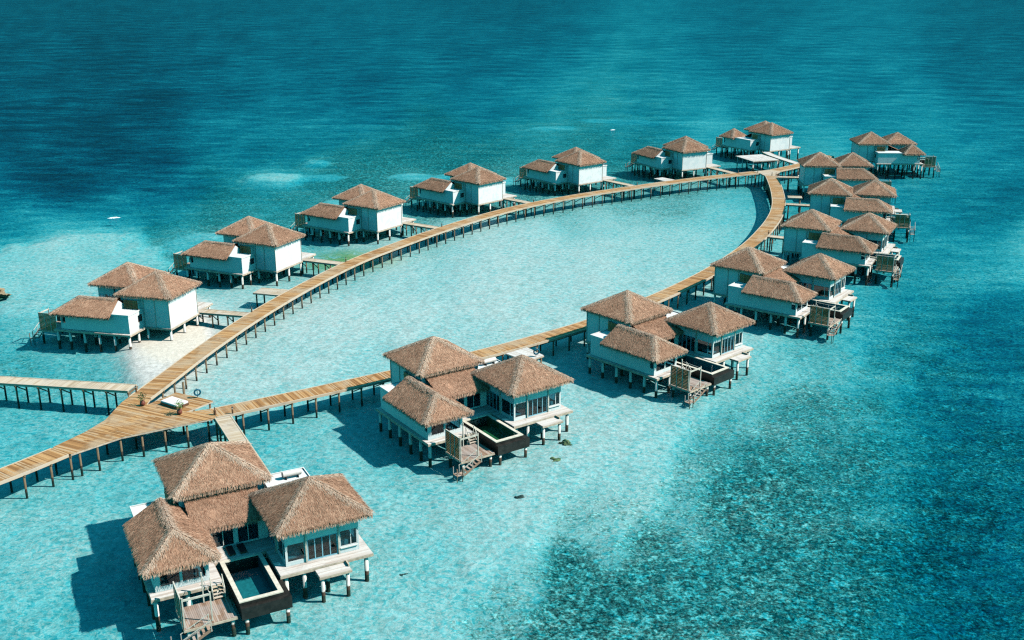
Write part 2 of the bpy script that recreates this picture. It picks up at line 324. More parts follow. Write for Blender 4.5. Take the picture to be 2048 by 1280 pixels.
def seafloor(x, y):
    """depth of the water and share of reef at world points"""
    sc = np.clip((y+20)/150, .4, 8)
    wx = x+(fbm(x/(9*sc), y/(9*sc), 3)-.5)*9*sc; wy = y+(fbm(x/(9*sc)+31, y/(9*sc)+7, 5)-.5)*16*sc
    num = np.zeros_like(x); nr = np.zeros_like(x); den = np.full_like(x, 1e-9)
    Yc = np.maximum(wy, 45); u = wx/Yc; v = 52.3/Yc          # survey points thin out with distance
    sg2 = (.021*(1+1.6*np.exp(-(v/.11)**2)))**2
    for cx, cy, d, q in CP:
        e = ((u-cx/max(cy, 45))**2+(v-52.3/max(cy, 45))**2)/sg2
        w = np.exp(-e/1.4)+1e-5/(1+e)**2
        num += w*d; nr += w*q; den += w
    d = num/den; q = nr/den
    for bx, by, rx, ry, bd in BARS:                      # sand bars with a clear edge
        s = np.clip(by/220, .5, 4)
        e = np.sqrt(((x-bx)/rx)**2+((y-by)/ry)**2)+(fbm(x/(4.5*s), y/(9*s), 77, 4)-.5)*1.1
        m = np.clip((1.12-e)/.30, 0, 1); m = m*m*(3-2*m)
        d = d*(1-m)+np.minimum(d, bd*(.55+.9*fbm(x/(7*s), y/(12*s), 91, 4)))*m; q = q*(1-m)
    return d, q
def grid(y0, y1, ny, nx):
    a = np.linspace(0, 1, ny); s = np.linspace(-1, 1, nx)
    yy = (y0+70)*((y1+70)/(y0+70))**a-70
    S, Y = np.meshgrid(s, yy); X = S*(.62*(Y+130)); return X, Y
def sheet(name, X, Y, Zv, mat, attrs, smooth=True):
    ny, nx = X.shape
    me = bpy.data.meshes.new(name); me.vertices.add(nx*ny)
    me.vertices.foreach_set('co', np.stack([X, Y, Zv], -1).astype(np.float32).ravel())
    i = np.arange((ny-1)*(nx-1)); r = i//(nx-1); c = i % (nx-1); b = r*nx+c
    f = np.stack([b, b+1, b+nx+1, b+nx], 1).astype(np.int32)
    me.loops.add(f.size); me.polygons.add(len(f))
    me.loops.foreach_set('vertex_index', f.ravel())
    me.polygons.foreach_set('loop_start', np.arange(len(f), dtype=np.int32)*4)
    me.polygons.foreach_set('loop_total', np.full(len(f), 4, np.int32))
    me.polygons.foreach_set('use_smooth', np.ones(len(f), bool))
    for k, a in attrs.items():
        at = me.attributes.new(k, 'FLOAT', 'POINT'); at.data.foreach_set('value', a.astype(np.float32).ravel())
    me.update(calc_edges=True); me.materials.append(mat)
    o = bpy.data.objects.new(name, me); COL.objects.link(o); o['kind'] = 'structure'; return o
GX, GY = grid(20, 5200, 470, 430)
GD, GQ = seafloor(GX, GY)
rough = (fbm(GX/1.7, GY/1.7, 51, 2)-.5)*.45*np.clip(GD*.6, 0, 1)*np.clip((260-GY)/120, 0, 1)
lump = rough+(fbm(GX/7, GY/7, 21)-.5)*.5*np.clip(GQ*1.6, 0, 1)*np.clip(GD, 0, 1)
alg = np.exp(-(((GX+32)/9)**2+((GY-199)/8)**2)**1.5)
GZ = np.where(GD > 0, -.7*GD/(1+np.maximum(GD, 0)/6), -GD)
sheet('seabed', GX, GY, GZ+lump, M['seabed'], {'reef': GQ, 'algae': alg})
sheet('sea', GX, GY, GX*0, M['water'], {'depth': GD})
# ------------------------------------------------------------------ thatch
def V3(p): return np.array(p, float)
def strands(mb, root, direc, nrm, length, width, lift, roll):
    """many thin tapering straws at once; root, direc: N x 3, nrm: one direction or N x 3"""
    nrm = np.broadcast_to(nrm, root.shape); nrm = nrm/np.linalg.norm(nrm, axis=1)[:, None]
    d = direc/np.linalg.norm(direc, axis=1)[:, None]; s = np.cross(d, nrm); s /= np.linalg.norm(s, axis=1)[:, None]
    c = lambda z: np.asarray(z)[:, None]
    s = s*c(np.cos(roll))+nrm*c(np.sin(roll)); tip = root+d*c(length)+nrm*c(lift); w = s*c(width/2)
    mb.q.append(np.stack([root-w, root+w, tip+w*.55, tip-w*.55], 1))
U = lambda a, b, n: RNG.uniform(a, b, n)
G_ = lambda s, n: RNG.normal(0, s, n)
def thatched_roof(parent, planes, caps, density=210, band=.5):
    """planes: (eave a, eave b, top b, top a, has_fringe); caps: (p, q) hip and ridge lines from low to high"""
    mb = MB(); eb = MB()
    for a, b, c, d, fringe in planes:
        a, b, c, d = map(V3, (a, b, c, d))
        nrm = np.cross(b-a, (c+d)/2-a); nrm /= np.linalg.norm(nrm)
        if nrm[2] < 0: nrm = -nrm
        nu, nv = 10, 6; g = []
        for j in range(nv+1):
            v = j/nv
            for i in range(nu+1):
                u = i/nu; p = (a*(1-u)+b*u)*(1-v)+(d*(1-u)+c*u)*v
                if 0 < j < nv and 0 < i < nu: p = p+nrm*(random.random()-.5)*.07
                g.append(p)
        mb.add(g, [(j*(nu+1)+i, j*(nu+1)+i+1, (j+1)*(nu+1)+i+1, (j+1)*(nu+1)+i) for j in range(nv) for i in range(nu)])
        lo = np.array([0, 0, -.30]); inn = ((c+d)/2-(a+b)/2); inn[2] = 0; inn = inn/np.linalg.norm(inn)*.12
        mb.add([a, b, b+lo+inn, a+lo+inn], [(3, 2, 1, 0)])
        mb.add([a+lo, b+lo, c+lo, d+lo] if np.linalg.norm(c-d) > .01 else [a+lo, b+lo, c+lo], [(3, 2, 1, 0)] if np.linalg.norm(c-d) > .01 else [(2, 1, 0)])
        area = (np.linalg.norm(b-a)+np.linalg.norm(c-d))/2*np.linalg.norm((c+d)/2-(a+b)/2)
        down = (a+b)/2-(c+d)/2; down /= np.linalg.norm(down)
        ev = (b-a)/np.linalg.norm(b-a)
        wt0, wt1 = np.linalg.norm(b-a), np.linalg.norm(c-d)
        n = int(area*density); v = RNG.random(n*2); v = v[RNG.random(n*2)*wt0 <= wt0*(1-v)+wt1*v][:n]; n = len(v)
        u = RNG.random(n)[:, None]; v = v[:, None]
        p = (a*(1-u)+b*u)*(1-v)+(d*(1-u)+c*u)*v
        strands(mb, p+nrm*.02, down+ev*G_(.12, n)[:, None], nrm, U(.20, .36, n), U(.022, .046, n), U(.006, .028, n), G_(.26, n))
        if fringe:
            n = int(np.linalg.norm(b-a)*85)
            out = down.copy(); out[2] = 0; out /= np.linalg.norm(out)
            u = RNG.random(n)[:, None]
            p = a*(1-u)+b*u-down*U(.0, .30, n)[:, None]+nrm*.035
            dr = out*U(.25, .6, n)[:, None]+np.array([0, 0, -1.])+ev*G_(.07, n)[:, None]
            strands(eb, p, dr, out*.9+np.array([0, 0, .45]), U(.46, .60, n)*band/.5, U(.022, .045, n), np.zeros(n), G_(.25, n))
    roof = mb.build('thatched_roof', M['thatch'], parent)
    eb.build('eave_fringe', M['thatch_eave'], roof)
    cb = MB()
    for p, q in caps:
        p, q = V3(p), V3(q); L = np.linalg.norm(q-p); ax = (q-p)/L
        side = np.cross(ax, [0, 0, 1]); side /= np.linalg.norm(side); up = np.cross(side, ax)
        if up[2] < 0: up = -up
        n = int(L*170); t = RNG.random(n)[:, None]; sg = RNG.choice((-1., 1.), n)[:, None]
        off = np.abs(G_(.24, n))[:, None]; rt = p+ax*L*t+up*(.07-off*.42)+side*sg*off
        dr = side*sg*U(.3, .8, n)[:, None]-up*U(.12, .30, n)[:, None]-ax*U(.5, 1.2, n)[:, None]
        strands(cb, rt, dr, up+side*sg*.4, U(.20, .34, n), U(.022, .042, n), U(0, .022, n), G_(.25, n))
    if caps: cb.build('ridge_cap', M['thatch_cap'], roof)
    return roof
def hip(parent, x0, x1, y0, y1, ze, zr, **kw):
    a, b, c, d = (x0,y0,ze), (x1,y0,ze), (x1,y1,ze), (x0,y1,ze); t = ((x0+x1)/2, (y0+y1)/2, zr)
    return thatched_roof(parent, [(a,b,t,t,1), (b,c,t,t,1), (c,d,t,t,1), (d,a,t,t,1)], [(p, t) for p in (a, b, c, d)], **kw)

# ------------------------------------------------------------------ carpentry
def planks(mb, x0, x1, y0, y1, z, along='x', w=.145, gap=.014, th=.045):
    lo, hi = (y0, y1) if along == 'x' else (x0, x1)
    n = max(1, round((hi-lo)/w)); st = (hi-lo)/n
    for k in range(n):
        a, b = lo+k*st+gap/2, lo+(k+1)*st-gap/2
        s0, s1 = (x0, x1) if along == 'x' else (y0, y1)
        cuts = [s0]
        while s1-cuts[-1] > 3.4: cuts.append(cuts[-1]+random.uniform(1.8, 3.2))
        if s1-cuts[-1] < .6 and len(cuts) > 1: cuts.pop()
        cuts.append(s1)
        for p, q in zip(cuts[:-1], cuts[1:]):
            dz = random.uniform(-.004, .004)
            if along == 'x': mb.box(p+.003, q-.003, a, b, z-th, z+dz)
            else: mb.box(a, b, p+.003, q-.003, z-th, z+dz)
def wall(name, parent, axis, c, th, a0, a1, z0, z1, openings=(), mat='wall'):
    """a wall with rectangular openings; axis 'x' = runs along x at y=c"""
    mb = MB()
    As = sorted({a0, a1, *[o[0] for o in openings], *[o[1] for o in openings]})
    for p, q in zip(As[:-1], As[1:]):
        holes = sorted((o[2], o[3]) for o in openings if o[0] <= p+1e-6 and o[1] >= q-1e-6)
        z = z0
        for h0, h1 in holes+[(z1, None)]:
            if h0-z > .01:
                if axis == 'x': mb.box(p, q, c-th/2, c+th/2, z, h0)
                else: mb.box(c-th/2, c+th/2, p, q, z, h0)
            z = h1
    return mb.build(name, M[mat], parent)
def window(parent, axis, c, a0, a1, z0, z1, bars=(), name='window', fw=.07, fmat='white_trim'):
    g = MB(); f = MB()
    def bx(m, p, q, r, s, t):
        if axis == 'x': m.box(p, q, c-t, c+t, r, s)
        else: m.box(c-t, c+t, p, q, r, s)
    e = .006
    bx(g, a0+fw, a1-fw, z0+fw, z1-fw, .008)
    bx(f, a0+e, a0+fw, z0+e, z1-e, .055); bx(f, a1-fw, a1-e, z0+e, z1-e, .055)
    bx(f, a0+fw, a1-fw, z0+e, z0+fw, .055); bx(f, a0+fw, a1-fw, z1-fw, z1-e, .055)
    for b in bars: bx(f, b-fw/2, b+fw/2, z0+fw, z1-fw, .045)
    w = g.build(name, M['glass'], parent); f.build('frame', M[fmat], w); return w

ZD = 2.22
def build_villa(label, mirror, short=False):
    MB.mirror = mirror
    v = thing('overwater_villa', label, 'villa')
    # ---- deck
    d = MB()
    rects = [(-8.20, -2.25, .10, 12.68), (-4.10, 4.10, -4.08, .06), (-2.21, 4.10, .10, 4.86), (-2.21, 10.95, 4.90, 9.16),
             (4.14, 9.2, -3.5, 4.86), (2.45, 10.95, 9.20, 14.02)]
    for r in rects: planks(d, *r, ZD, 'x')
    d.build('deck', M['pale_planks'], v)
    f = MB()
    for x0, x1, y0, y1 in rects: f.box(x0-.04, x1+.04, y0-.035, y1+.035, ZD-.30, ZD-.052)
    f.build('deck_beam', M['fascia'], v)
    # ---- bedroom block (back)
    wall('bedroom_wall', v, 'x', -3.83, .14, -3.9, 3.9, ZD, 7.0); wall('bedroom_wall', v, 'x', 3.83, .14, -3.9, 3.9, ZD, 7.0)
    wall('bedroom_wall', v, 'y', -3.83, .14, -3.76, 3.76, ZD, 7.0); wall('bedroom_wall', v, 'y', 3.83, .14, -3.76, 3.76, ZD, 7.0, [(.8, 2.2, 3.4, 5.4)])
    window(v, 'y', 3.83, .8, 2.2, 3.4, 5.4, [1.5])
    for x, y in ((-3.93, -3.93), (3.93, -3.93), (-3.93, .2), (-3.93, -1.6), (3.93, 3.93)): t = MB(); t.box(x-.045, x+.045, y-.045, y+.045, ZD+.003, 6.98); t.build('corner_trim', M['trim'], v)
    hip(v, -4.5, 4.5, -4.53, 4.53, 7.09, 9.76)
    # ---- bath wing (long low wing)
    wall('bath_wall', v, 'y', -7.62, .14, .42, 10.95, ZD, 4.86)
    wall('bath_wall', v, 'x', .49, .14, -7.55, -3.91, ZD, 4.86, [(-5.35, -4.25, 3.25, 4.30)])
    window(v, 'x', .49, -5.35, -4.25, 3.25, 4.30, [], fmat='dark_wood')
    wall('bath_wall', v, 'y', -3.2, .14, 3.95, 11.6, ZD, 4.86, [(8.2, 11.3, 2.4, 4.4)])
    window(v, 'y', -3.2, 8.2, 11.3, 2.4, 4.4, [9.2, 10.2])
    wall('bath_wall', v, 'x', 11.67, .14, -7.69, -3.13, ZD, 4.86, [(-7.3, -5.55, 2.62, 4.25), (-5.45, -3.4, 2.62, 4.25)])
    window(v, 'x', 11.67, -7.3, -5.55, 2.62, 4.25); window(v, 'x', 11.67, -5.45, -3.4, 2.62, 4.25)
    wall('porch_wall', v, 'y', -7.62, .12, 10.95, 11.6, ZD, 3.1)
    ys = 7.0 if short else 3.04
    g = MB(); dy = ys-3.04; g.add([(-7.6, 3.2+dy, 4.87), (-3.25, 3.2+dy, 4.87), (-5.47, 3.2+dy, 6.45), (-7.6, 3.32+dy, 4.87), (-3.25, 3.32+dy, 4.87), (-5.47, 3.32+dy, 6.45)],
                    [(0, 1, 2), (5, 4, 3), (0, 3, 4, 1), (1, 4, 5, 2), (2, 5, 3, 0)])
    if not short: g.build('gable_wall', M['wall'], v)
    fr = MB(); fr.box(-7.78, -3.93 if not short else -3.1, .34, ys+.15+(1.0 if short else 0), 4.87, 4.98)
    for q in ((-7.78, -3.93, .34, .44), (-7.78, -7.68, .44, ys+.15)): fr.box(*q, 4.983, 5.09)
    fr.build('flat_roof', M['white_trim'], v)
    x0, x1, y0, y1, ym, ze, zr = -8.65, -2.3, 3.04, 12.71, 9.73, 4.81, 6.76; xm = -5.47
    if short: hip(v, x0, x1, ys, y1, 5.0, 7.3)
    else: thatched_roof(v, [((x0,y0,ze),(x0,y1,ze),(xm,ym,zr),(xm,y0+.25,zr),1), ((x1,y1,ze),(x1,y0,ze),(xm,y0+.25,zr),(xm,ym,zr),1), ((x0,y1,ze),(x1,y1,ze),(xm,ym,zr),(xm,ym,zr),1)],
                  [((x0,y1,ze),(xm,ym,zr)), ((x1,y1,ze),(xm,ym,zr)), ((xm,ym,zr),(xm,y0+.25,zr+.02))])
    sc = MB()                                       # slatted privacy screen on the flat roof
    for k in range(22): sc.box(-4.62, -4.585, .72+k*.105, .72+k*.105+.085, 5.0, 6.35)
    sc.box(-4.66, -4.63, .68, 3.05, 5.9, 6.0); sc.box(-4.66, -4.63, .68, 3.05, 5.15, 5.25)
    sc.build('privacy_screen', M['screen_slats'], v)
    sw = MB(); sw.box(-4.57, -3.95, .62, .70, 4.985, 6.35); sw.build('screen_wall', M['white_trim'], v)
    # ---- connecting lean-to roof
    wall('courtyard_wall', v, 'x', 6.75, .14, -3.1, 3.3, ZD, 4.95, [(-1.8, .2, 2.3, 4.4), (.5, 2.5, 2.3, 4.4)])
    window(v, 'x', 6.75, -1.8, .2, 2.3, 4.4, [-.8], 'glass_door'); window(v, 'x', 6.75, .5, 2.5, 2.3, 4.4, [1.5], 'glass_door')
    thatched_roof(v, [((-3.5, 7.65, 4.9), (3.2, 7.65, 4.9), (3.2, 3.95, 6.45), (-3.5, 3.95, 6.45), 1)], [], density=210)
    # ---- living pavilion
    zc = 6.0; X0, X1, Y0, Y1 = 3.3, 10.1, 5.7, 12.75
    wall('living_wall', v, 'x', Y1-.07, .14, X0, X1, ZD, zc, [(X0+.14, 5.08, 2.55, 4.35), (5.3, 8.1, 2.26, 4.42), (8.32, 9.95, 2.85, 4.5)])
    window(v, 'x', Y1-.07, X0+.14, 5.08, 2.55, 4.35, [])
    dr = MB()
    w2 = window(v, 'x', Y1-.07, 5.3, 8.1, 2.26, 4.42, [6.0, 6.68, 7.4], 'french_door', .09, 'door_paint')
    window(v, 'x', Y1-.07, 8.32, 9.95, 2.85, 4.5, [9.35])
    wall('living_wall', v, 'y', X0+.07, .14, Y0+.14, Y1-.14, ZD, zc, [(6.7, 9.75, 2.26, 4.42), (10.05, 12.58, 2.55, 4.35)])
    window(v, 'y', X0+.07, 6.7, 9.75, 2.26, 4.42, [7.46, 8.22, 8.98], 'folding_door', .1, 'door_paint'); window(v, 'y', X0+.07, 10.05, 12.58, 2.55, 4.35, [11.9])
    wall('living_wall', v, 'y', X1-.07, .14, Y0+.14, Y1-.14, ZD, zc, [(9.6, 11.8, 2.9, 4.4)]); window(v, 'y', X1-.07, 9.6, 11.8, 2.9, 4.4, [10.7])
    wall('living_wall', v, 'x', Y0+.07, .14, X0, X1, ZD, zc)
    fl = MB(); fl.box(X0+.15, X1-.15, Y0+.15, Y1-.15, ZD+.006, ZD+.03); fl.build('floor', M['dark_wood'], v)
    for q in ((5.10, 5.24, Y1+.002, Y1+.13, ZD+.003, zc), (X0-.13, X0-.002, 9.82, 9.97, ZD+.003, zc), (8.14, 8.28, Y1+.002, Y1+.08, ZD+.003, zc)):
        t = MB(); t.box(*q); t.build('pillar', M['trim'], v)
    t = MB(); t.box(8.30, 10.0, Y1+.002, Y1+.14, 2.74, 2.84); t.build('window_sill', M['white_trim'], v)
    hip(v, 2.39, 11.17, 4.92, 13.71, 6.11, 8.74)
    # ---- service block with water tank
    u = MB(); u.box(4.7, 8.9, -.15, 5.6, ZD, 4.85); u.build('service_block', M['wall'], v)
    u = MB(); u.box(4.6, 9.0, -.25, 5.65, 4.853, 4.97)
    for q in ((4.6, 9.0, -.25, -.15), (4.6, 4.7, -.15, 4.9), (8.9, 9.0, -.15, 4.9)): u.box(*q, 4.973, 5.10)
    fr2 = u.build('service_roof', M['white_trim'], v)
    k = MB(); k.cyl((6.45, 1.30, 5.45), (8.25, 1.30, 5.45), .30, n=18); k.cyl((6.40, 1.30, 5.45), (6.45, 1.30, 5.45), .22, n=14); k.cyl((8.25, 1.30, 5.45), (8.30, 1.30, 5.45), .22, n=14)
    tk = k.build('water_tank', M['tank'], v)
    k = MB()
    for x in (6.75, 7.95): k.box(x-.04, x+.04, 1.0, 1.6, 4.976, 5.18)
    k.cyl((6.42, 1.3, 5.45), (6.39, 1.3, 5.45), .28, n=16); k.build('tank_cradle', M['metal_dark'], tk)
    # ---- plunge pool
    px0, px1, py0, py1, zt = -1.74, 1.96, 9.22, 16.53, 2.30
    b = MB(); T = .36; zb = .85
    for q in ((px0, px0+T, py0, py1), (px1-T, px1, py0, py1), (px0+T, px1-T, py0, py0+T), (px0+T, px1-T, py1-T, py1)): b.box(*q, zb, zt-.10)
    b.box(px0+T, px1-T, py0+T, py1-T, zb, zb+.12)
    b.box(px1+.003, px1+.6, py0+.6, py1+.45, zb-.05, zt-.42); b.box(px0, px1, py1+.003, py1+.45, zb-.05, zt-.42)
    pool = b.build('plunge_pool', M['pool_skirt'], v)
    b = MB()
    for q in ((px0-.03, px0+T, py0-.03, py1+.03), (px1-T, px1+.03, py0-.03, py1+.03), (px0+T, px1-T, py0-.03, py0+T), (px0+T, px1-T, py1-T, py1+.03)): b.box(*q, zt-.097, zt)
    b.build('coping', M['coping'], pool)
    b = MB(); b.box(px0+T+.002, px1-T-.002, py0+T+.002, py1-T-.002, zb+.123, zb+.15)
    for q in ((px0+T+.002, px0+T+.02, py0+T+.02, py1-T-.02), (px1-T-.02, px1-T-.002, py0+T+.02, py1-T-.02)): b.box(*q, zb+.153, zt-.11)
    b.build('pool_lining', M['pool_tile'], pool)
    b = MB(); b.add([(px0+T+.024, py0+T+.004, zt-.14), (px1-T-.024, py0+T+.004, zt-.14), (px1-T-.024, py1-T-.004, zt-.14), (px0+T+.024, py1-T-.004, zt-.14)], [(0, 1, 2, 3)]); b.build('pool_water', M['pool_water'], pool)
    # ---- swim platform, shower screen, stairs
    zp = 1.2
    s = MB(); planks(s, -6.4, -2.1, 13.35, 16.75, zp, 'y', .16); pl = s.build('swim_platform', M['brown_planks'], v)
    s = MB(); s.box(-6.44, -2.06, 13.31, 16.79, zp-.27, zp-.052); s.build('platform_beam', M['fascia'], pl)
    s = MB()
    for k in range(13): s.box(-6.40, -6.365, 13.55, 16.35, zp+.08+k*.198, zp+.08+k*.198+.172)
    sr = s.build('shower_screen', M['screen_slats'], v)
    s = MB()
    for y in (13.52, 14.48, 15.42, 16.38): s.box(-6.47, -6.41, y-.05, y+.05, zp-.2, zp+2.68)
    s.box(-6.47, -6.36, 13.47, 16.43, zp+2.683, zp+2.75); s.build('screen_frame', M['trim'], sr)
    s = MB()
    for x, y, zt2 in ((-6.30, 16.45, 2.78), (-4.05, 16.45, 2.75), (-4.10, 13.40, 2.9)): s.box(x-.055, x+.055, y-.055, y+.055, zp+.003, zp+zt2)
    s.box(-6.24, -4.11, 16.40, 16.50, zp+2.45, zp+2.62); s.cyl((-4.05, 16.39, zp+2.5), (-4.10, 13.46, zp+2.6), .03)
    s.build('shower_post', M['trim'], v)
    def stairs(name, p0, p1, wid, n, axis, mat='jetty_planks', rails=True):
        m = MB(); p0 = V3(p0); p1 = V3(p1); wv = np.array([0, wid/2, 0]) if axis == 'x' else np.array([wid/2, 0, 0])
        for k in range(n):
            c = p0+(p1-p0)*(k+.5)/n; h = (p1-p0)/n
            if axis == 'x': m.box(c[0]-.13, c[0]+.13, c[1]-wid/2+.05, c[1]+wid/2-.05, c[2]-.02, c[2]+.02)
            else: m.box(c[0]-wid/2+.05, c[0]+wid/2-.05, c[1]-.13, c[1]+.13, c[2]-.02, c[2]+.02)
        for sg in (-1, 1): m.beam(p0+wv*sg, p1+wv*sg, .05, .24)
        st = m.build(name, M[mat], v)
        if rails:
            h = MB(); up = np.array([0, 0, .92])
            for sg in (-1, 1):
                h.beam(p0+wv*sg*1.08+up, p1+wv*sg*1.08+up, .06, .06)
                for t in (.02, .5, .98):
                    c = p0+(p1-p0)*t+wv*sg*1.08; h.box(c[0]-.03, c[0]+.03, c[1]-.03, c[1]+.03, c[2]-.15, c[2]+.90)
            h.build('handrail', M['trim'], st)
        return st
    stairs('deck_stairs', (-2.8, 12.72, ZD-.05), (-2.8, 13.55, zp+.08), .95, 4, 'y')
    stairs('water_stairs', (-4.35, 17.2, zp-.02), (-6.75, 17.2, -.05), .9, 6, 'x', 'brown_planks')
    s = MB(); planks(s, -7.55, -6.72, 16.75, 17.65, .10, 'y', .15)
    for x, y in ((-7.5, 16.8), (-7.5, 17.6), (-6.8, 17.6)): s.box(x-.04, x+.04, y-.04, y+.04, -1.5, .95)
    s.build('water_landing', M['brown_planks'], v)
    s = MB(); planks(s, 5.5, 8.4, 14.08, 15.5, 2.02, 'x'); te = s.build('terrace', M['pale_planks'], v)
    s = MB(); s.box(5.46, 8.44, 14.075, 15.54, 1.78, 1.97); s.box(8.30, 8.42, 14.09, 14.9, 2.03, 2.26); s.build('terrace_beam', M['fascia'], te)
    # ---- columns
    cols = [(-7.85, y) for y in (.5, 2.9, 5.4, 7.9, 10.3, 12.35)]+[(-5.2, y) for y in (.7, 4, 8, 12.3)]+[(-2.7, y) for y in (5, 9, 12.2)]
    cols += [(x, y) for x in (-3.75, 0, 3.75) for y in (-3.75, 0)]+[(0, 4.5), (3.75, 4.5), (.5, 8.6), (8.7, -3.1), (8.7, 1.5), (5.2, -3.1)]
    cols += [(3.0, 13.6), (4.6, 15.0 if False else 13.7), (3.1, 9.6), (6.7, 13.7), (10.4, 13.65), (10.5, 9.5), (10.5, 5.4), (7, 9.5), (7, 5.4)]
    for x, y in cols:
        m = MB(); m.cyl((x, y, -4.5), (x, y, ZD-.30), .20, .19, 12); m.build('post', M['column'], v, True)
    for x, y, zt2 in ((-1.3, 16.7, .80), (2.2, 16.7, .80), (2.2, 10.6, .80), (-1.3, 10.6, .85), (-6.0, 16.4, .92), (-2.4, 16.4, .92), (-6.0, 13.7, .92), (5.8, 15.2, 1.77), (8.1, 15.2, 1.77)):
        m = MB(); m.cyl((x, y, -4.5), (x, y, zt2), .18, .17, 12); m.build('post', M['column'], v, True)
    MB.mirror = False
    return v

VILLAS = [
 ('R', -28.76, 92.82, -152.6, 'largest and nearest thatched villa, foreground left, with dark teal pool and two black loungers'),
 ('R', -9.68, 123.86, -145.7, 'thatched villa with a green plunge pool, second nearest on the right-hand boardwalk'),
 ('R', 16.18, 143.74, -137.4, 'thatched villa third from the viewer on the right-hand boardwalk, beyond the green-pool villa'),
 ('R', 38.56, 168.63, -126.9, 'thatched villa fourth from the viewer on the right-hand boardwalk, at its right bend'),
 ('R', 56.45, 197.45, -117.8, 'thatched villa fifth from the viewer, in the middle of the crowded right row'),
 ('R', 69.14, 229.34, -106.8, 'thatched villa sixth from the viewer in the right row, partly hidden by the fifth'),
 ('R', 76.21, 264.3, -96.3, 'thatched villa beside the far fork of the boardwalk, behind the crowded right row'),
 ('R', 100.1, 299.28, -92.6, 'rightmost thatched villa, far off behind the right row and in shade'),
 ('L', -53.16, 154.06, 76.2, 'leftmost thatched villa, standing partly over a pale sandbank beside the left boardwalk'),
 ('L', -43.43, 186.15, 66.7, 'thatched villa second on the left boardwalk, beyond the sandbank villa, by a small landing'),
 ('L', -28.38, 216.79, 57.0, 'thatched villa third on the left boardwalk, over a yellow-green seagrass patch'),
 ('L', -7.76, 243.19, 47.0, 'thatched white villa fourth on the left boardwalk, at top centre of the lagoon'),
 ('L', 17.17, 267.01, 38.4, 'thatched white villa fifth along the left boardwalk, behind the curve of the lagoon'),
 ('L', 46.71, 286.69, 27.9, 'thatched white villa sixth along the left boardwalk, last before the far fork'),
 ('L', 76.75, 318.19, 32.1, 'farthest thatched white villa, behind the pale pier platform at the end of the boardwalk')]
protoR = build_villa(VILLAS[0][4], True); protoL = build_villa(VILLAS[8][4], False)
special = {7: build_villa(VILLAS[7][4], True, True), 14: build_villa(VILLAS[14][4], False, True)}
used = set(); villas = []
for i, (k, x, y, a, lab) in enumerate(VILLAS):
    p = protoR if k == 'R' else protoL
    o = special[i] if i in special else p if k not in used else copy_tree(p)
    if i not in special: used.add(k)
    o.location = (x, y, 0); o.rotation_euler = (0, 0, R(a)); o['label'] = lab; o['group'] = 'thatched villas on stilts round the lagoon'
    villas.append(o)
# the second villa's pool is green
for c in villas[1].children:
    if c.name.startswith('plunge_pool'):
        for q in c.children:
            if q.name.startswith('pool_lining'):
                q.data = q.data.copy(); q.data.materials[0] = M['pool_tile_green']
            if q.name.startswith('pool_water'): q['label'] = 'green pool water'
def at(i, x, y, z=0):
    k, X, Y, a, _ = VILLAS[i]; x = -x if k == 'R' else x; c, s = math.cos(R(a)), math.sin(R(a))
    return (X+c*x-s*y, Y+s*x+c*y, z)
def rot(i): return R(VILLAS[i][3])
# ------------------------------------------------------------------ boardwalks
def resample(P, step):
    P = [np.array(p, float) for p in P]
    for _ in range(3):                       # smooth by corner cutting
        Q = [P[0]]
        for a, b in zip(P[:-1], P[1:]): Q += [a*.75+b*.25, a*.25+b*.75]
        Q.append(P[-1]); P = Q
    out = [P[0]]; acc = 0
    for a, b in zip(P[:-1], P[1:]):
        L = np.linalg.norm(b-a); t = step-acc
        while t <= L: out.append(a+(b-a)*t/L); t += step
        acc = L-(t-step)
    if np.linalg.norm(out[-1]-P[-1]) > step*.3: out.append(P[-1])
    return np.array(out)
def tangents(P):
    T = np.gradient(P, axis=0); return T/np.linalg.norm(T, axis=1)[:, None]
_post = {}
def trestle(parent, x, y, ang, half, z, r=.13, brace=True, lowpost=-5.):
    """a cross beam on two timber posts"""
    key = (round(half, 2), round(z, 2), brace)
    if key not in _post:
        m = MB(); m.box(-.09, .09, -half-.1, half+.1, z-.42, z-.22)
        if brace:
            m.beam((.11, -half+.1, z-.35), (.11, half-.25, .55), .05, .14)
        b = MB(); b.cyl((0, 0, lowpost), (0, 0, z-.205), r, r*.92, 10)
        o = m.build('trestle', M['timber_post'], parent); p = b.build('post', M['timber_post'], o, True)
        _post[key] = (o.data, p.data); objs = (o, p)
    else:
        o = bpy.data.objects.new('trestle', _post[key][0]); COL.objects.link(o); o.parent = parent
        p = bpy.data.objects.new('post', _post[key][1]); COL.objects.link(p); p.parent = o
    p.location = (0, half-.12, 0)
    p2 = bpy.data.objects.new('post', _post[key][1]); COL.objects.link(p2); p2.parent = o; p2.location = (0, -half+.12, 0)
    o.location = (x, y, 0); o.rotation_euler = (0, 0, ang)
